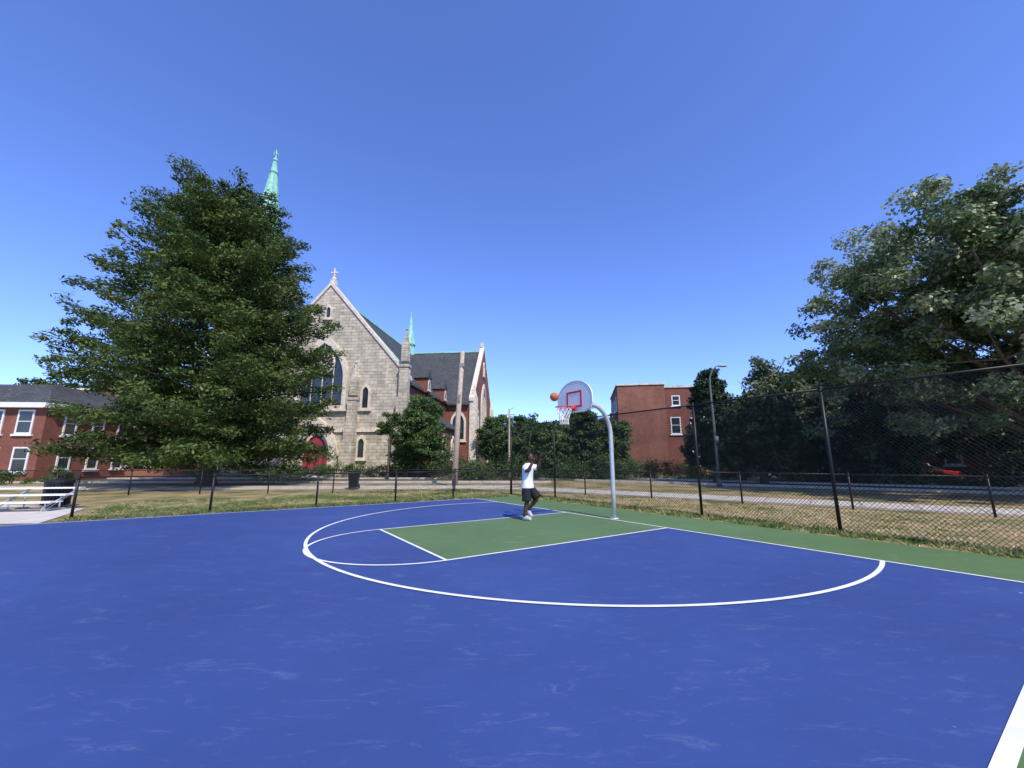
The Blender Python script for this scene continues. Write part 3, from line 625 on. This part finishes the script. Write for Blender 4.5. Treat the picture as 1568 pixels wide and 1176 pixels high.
# ---------------------------------------------------------------- brick buildings
def building(name,loc,rz,w_,d_,h_,m,wins,roof='flat',door=None,trim=M_white,chim=.25):
    e=empty(name,(*loc,0),rz); b=MB(); b.box((0,d_/2,h_/2),(w_,d_,h_)); b.obj('walls',m,e)
    if roof=='flat':
        b=MB(); pts=[(-w_/2-.12,-.12),(w_/2+.12,-.12),(w_/2+.12,d_+.12),(-w_/2-.12,d_+.12)]; pi=[(-w_/2+.3,.3),(w_/2-.3,.3),(w_/2-.3,d_-.3),(-w_/2+.3,d_-.3)]
        b.ring(pts,pi,(0,0,h_+.002),X,Y,ZZ,.2); b.obj('parapet_cap',M_limet,e)
        b=MB(); b.box((w_*chim,d_*.5,h_+.5),(.8,1.1,1.1)); b.box((w_*chim,d_*.5,h_+1.08),(.95,1.25,.1)); b.obj('chimney',m,e)
    else:
        rt=roof; b=MB(); i=1.6
        b.add([(-w_/2-.3,-.3,h_+.002),(w_/2+.3,-.3,h_+.002),(w_/2+.3,d_+.3,h_+.002),(-w_/2-.3,d_+.3,h_+.002),(-w_/2+i,i,h_+rt),(w_/2-i,i,h_+rt),(w_/2-i,d_-i,h_+rt),(-w_/2+i,d_-i,h_+rt)],[(0,1,5,4),(1,2,6,5),(2,3,7,6),(3,0,4,7),(4,5,6,7),(3,2,1,0)]); b.obj('mansard_roof',M_slate,e)
        b=MB(); b.box((0,-.25,h_-.25),(w_+.5,.45,.4)); b.box((w_/2+.25,d_/2,h_-.25),(.45,d_,.4)); b.obj('cornice',trim,e)
        b=MB(); b.box((-w_*.3,d_*.4,h_+rt+.5),(.8,.8,1.8)); b.obj('chimney',m,e)
    for (fc,x,z,ww,hh) in wins:
        if fc=='f': win(e,(x,0,z),X,-Y,ww,hh,.12,trim,0,dp=.08,square=True)
        elif fc=='r': win(e,(w_/2,x,z),Y,X,ww,hh,.12,trim,0,dp=.08,square=True)
        else: win(e,(-w_/2,x,z),Y,-X,ww,hh,.12,trim,0,dp=.08,square=True)
    if door is not None:
        b=MB(); b.ring(arch(2.2,3.6),arch(2.2,3.6,7,.4),(door,.02,0),X,ZZ,-Y,.45); b.box((door,-.5,.2),(2.4,1,.38)); b.obj('door_surround',M_limet,e)
        b=MB(); b.prism(arch(2.2,3.6,7,.4),(door,0,0),X,ZZ,-Y,.06); b.obj('door',M_glass,e)
    return e
building('brick_apartment_building',(16.1,50),math.radians(-10),5.7,12,11.0,M_brick2,[('l',2+3*k,z,1,1.8) for k in range(4) for z in (1.2,4.6,8)],chim=-.3)
building('brick_apartment_building',(21.15,50.0),math.radians(-10),4.3,11,10.7,M_brick,[('f',-.9,4.9,1.2,2.1),('f',-.7,8.4,1.0,1.3),('f',1.3,4.9,1.0,2.0),('f',1.3,1.2,1,1.8)])
building('brick_row_house',(43.5,30.5),math.radians(-37),24,9,8.8,M_brick,[('f',-10+2.5*k,z,1.1,1.9) for k in range(9) for z in (1.3,4.8)])
building('brick_house',(-42.6,31.5),math.radians(4),11.6,9,6.2,M_brick,[('f',x,z,1.2,1.9) for x in (-3.8,.2,2.2,4.4) for z in (3.7,)]+[('f',x,.8,1.2,1.9) for x in (.4,2.4,4.6)]+[('r',x,z,1.1,1.9) for x in (2,4.5,7) for z in (.9,3.7)],roof=1.7,door=-2.0)
building('brick_row_house',(-40.5,40),0,15,4,8.6,M_brick2,[('f',-6+2.2*k,z,1.1,1.9) for k in range(6) for z in (1.2,5.0)])
# ---------------------------------------------------------------- street furniture
lm=empty('street_lamp',(13.4,26.9,0)); b=MB()
b.tube([(0,0,0),(0,0,.5)],[.16,.14],12); b.tube([(0,0,.5),(0,0,4),(-.02,0,6.6),(.02,0,7.2),(.2,0,7.65),(.5,0,7.95),(.75,0,8.0)],[.095,.08,.06,.05,.045,.04,.04],10)
b.box((.02,-.12,3.0),(.22,.16,.45)); b.obj('pole',mat('lamp_pole',(.12,.14,.14),.6),lm,True)
b=MB(); b.sphere((.95,0,8.0),(.34,.15,.09),12,8); b.obj('lamp_head',mat('lamp_head',(.35,.36,.36),.5),lm,True)
up_=empty('utility_pole',(-3.75,27.2,0)); b=MB(); b.tube([(0,0,0),(.12,0,4.5),(.33,0,9.1)],[.20,.175,.14],12); b.obj('pole',M_wood,up_,True)
b=MB(); b.box((.30,-.0,8.1),(.34,.34,.25)); b.box((.2,-.2,5.8),(.12,.1,.5)); b.obj('pole_fittings',mat('steel',(.2,.2,.2),.6),up_)
up2=empty('utility_pole',(-.3,44,0)); b=MB(); b.tube([(0,0,0),(0,0,7.2)],[.12,.08],8); b.box((0,0,6.6),(1.2,.1,.12)); b.tube([(0,0,7.1),(.5,0,7.4)],.03,5); b.obj('pole',M_wood,up2)
wb=empty('wheeled_trash_bin',(-9.2,24.2,.055),.2); b=MB(); vs=[]
for z,x_,y_ in ((.08,.22,.24),(.9,.29,.34)):
    for i,j in ((-1,-1),(1,-1),(1,1),(-1,1)): vs.append((i*x_,j*y_,z))
b.add(vs,[(3,2,1,0),(4,5,6,7),(0,1,5,4),(1,2,6,5),(2,3,7,6),(3,0,4,7)]); b.box((0,-.02,.97),(.64,.74,.09)); b.tube([(-.25,.42,.92),(.25,.42,.92)],.02,6); b.obj('bin_body',M_black,wb,bevel=.02)
b=MB()
for s in (-1,1): b.tube([(s*.23,.26,.12),(s*.30,.26,.12)],.12,14)
b.obj('wheels',M_black,wb)
rc_=empty('trash_receptacle',(-16.3,15.0,.015)); b=MB()
for k in range(26):
    a=2*math.pi*k/26; b.box((.36*math.cos(a),.36*math.sin(a),.47),(.012,.055,.78),a)
for z in (.1,.45,.84): b.tube([(.37*math.cos(2*math.pi*i/24),.37*math.sin(2*math.pi*i/24),z) for i in range(25)],.02,6,False)
b.tube([(0,0,.86),(0,0,.93),(0,0,.97)],[.40,.39,.22],20); b.obj('slatted_body',M_black,rc_)
b=MB(); b.tube([(0,0,.05),(0,0,.82)],.31,18); b.obj('liner',M_black,rc_)
bl=empty('metal_bleachers',(-17.2,13.2,.015),math.radians(12)); b=MB(); f_=MB(); W_=4.6
for r_ in range(3):
    y_=r_*.55; z_=.28+.2*r_
    b.box((0,y_,z_+.0),(W_,.25,.045)); 
    if r_: b.box((0,y_-.27,z_-.2),(W_,.22,.035)); 
b.obj('seat_and_foot_planks',M_white,bl,bevel=.004)
for x in (-2.1,-.7,.7,2.1):
    for r_ in range(3): f_.tube([(x,r_*.55,0),(x,r_*.55,.26+.2*r_)],.022,6)
    f_.tube([(x,-.1,.03),(x,1.3,.03)],.022,6); f_.tube([(x,-.1,.10),(x,1.2,.62)],.022,6); f_.tube([(x,0,.03),(x,1.1,.55)],.015,6)
f_.obj('frame',M_galv,bl)
cr=empty('parked_car',(31.4,31.8,.016),math.atan2(FD.y,FD.x)); 
M_car=mat('car_red',(.5,.02,.02),.25,.03,2,spec=.6)
b=MB(); pf=[(-2.2,.3),(2.2,.3),(2.25,.6),(2.1,.82),(1.2,.95),(-1.9,.98),(-2.2,.85)]; b.prism(pf,(0,-.88,0),X,ZZ,Y,1.76); b.obj('body',M_car,cr,bevel=.06)
b=MB(); b.add([(-1.7,-.8,.97),(1.2,-.8,.95),(1.2,.8,.95),(-1.7,.8,.97),(-1.1,-.62,1.42),(.35,-.62,1.42),(.35,.62,1.42),(-1.1,.62,1.42)],[(0,1,5,4),(1,2,6,5),(2,3,7,6),(3,0,4,7)]); b.obj('windows',M_glass,cr)
b=MB(); b.box((-.37,0,1.435),(1.5,1.26,.04)); 
for x in (-1.1,-.35,.35):
    for s in (-1,1): b.tube([(x*1.25+.1,s*.79,.97),(x,s*.63,1.43)],.03,5)
b.obj('roof',M_car,cr)
b=MB()
for x in (-1.4,1.4):
    for s in (-1,1): b.tube([(x,s*.72,.33),(x,s*.93,.33)],.33,20)
b.obj('tyres',M_black,cr); b=MB()
for x in (-1.4,1.4):
    for s in (-1,1): b.tube([(x,s*.9,.33),(x,s*.94,.33)],.2,14)
b.obj('hubcaps',M_galv,cr)
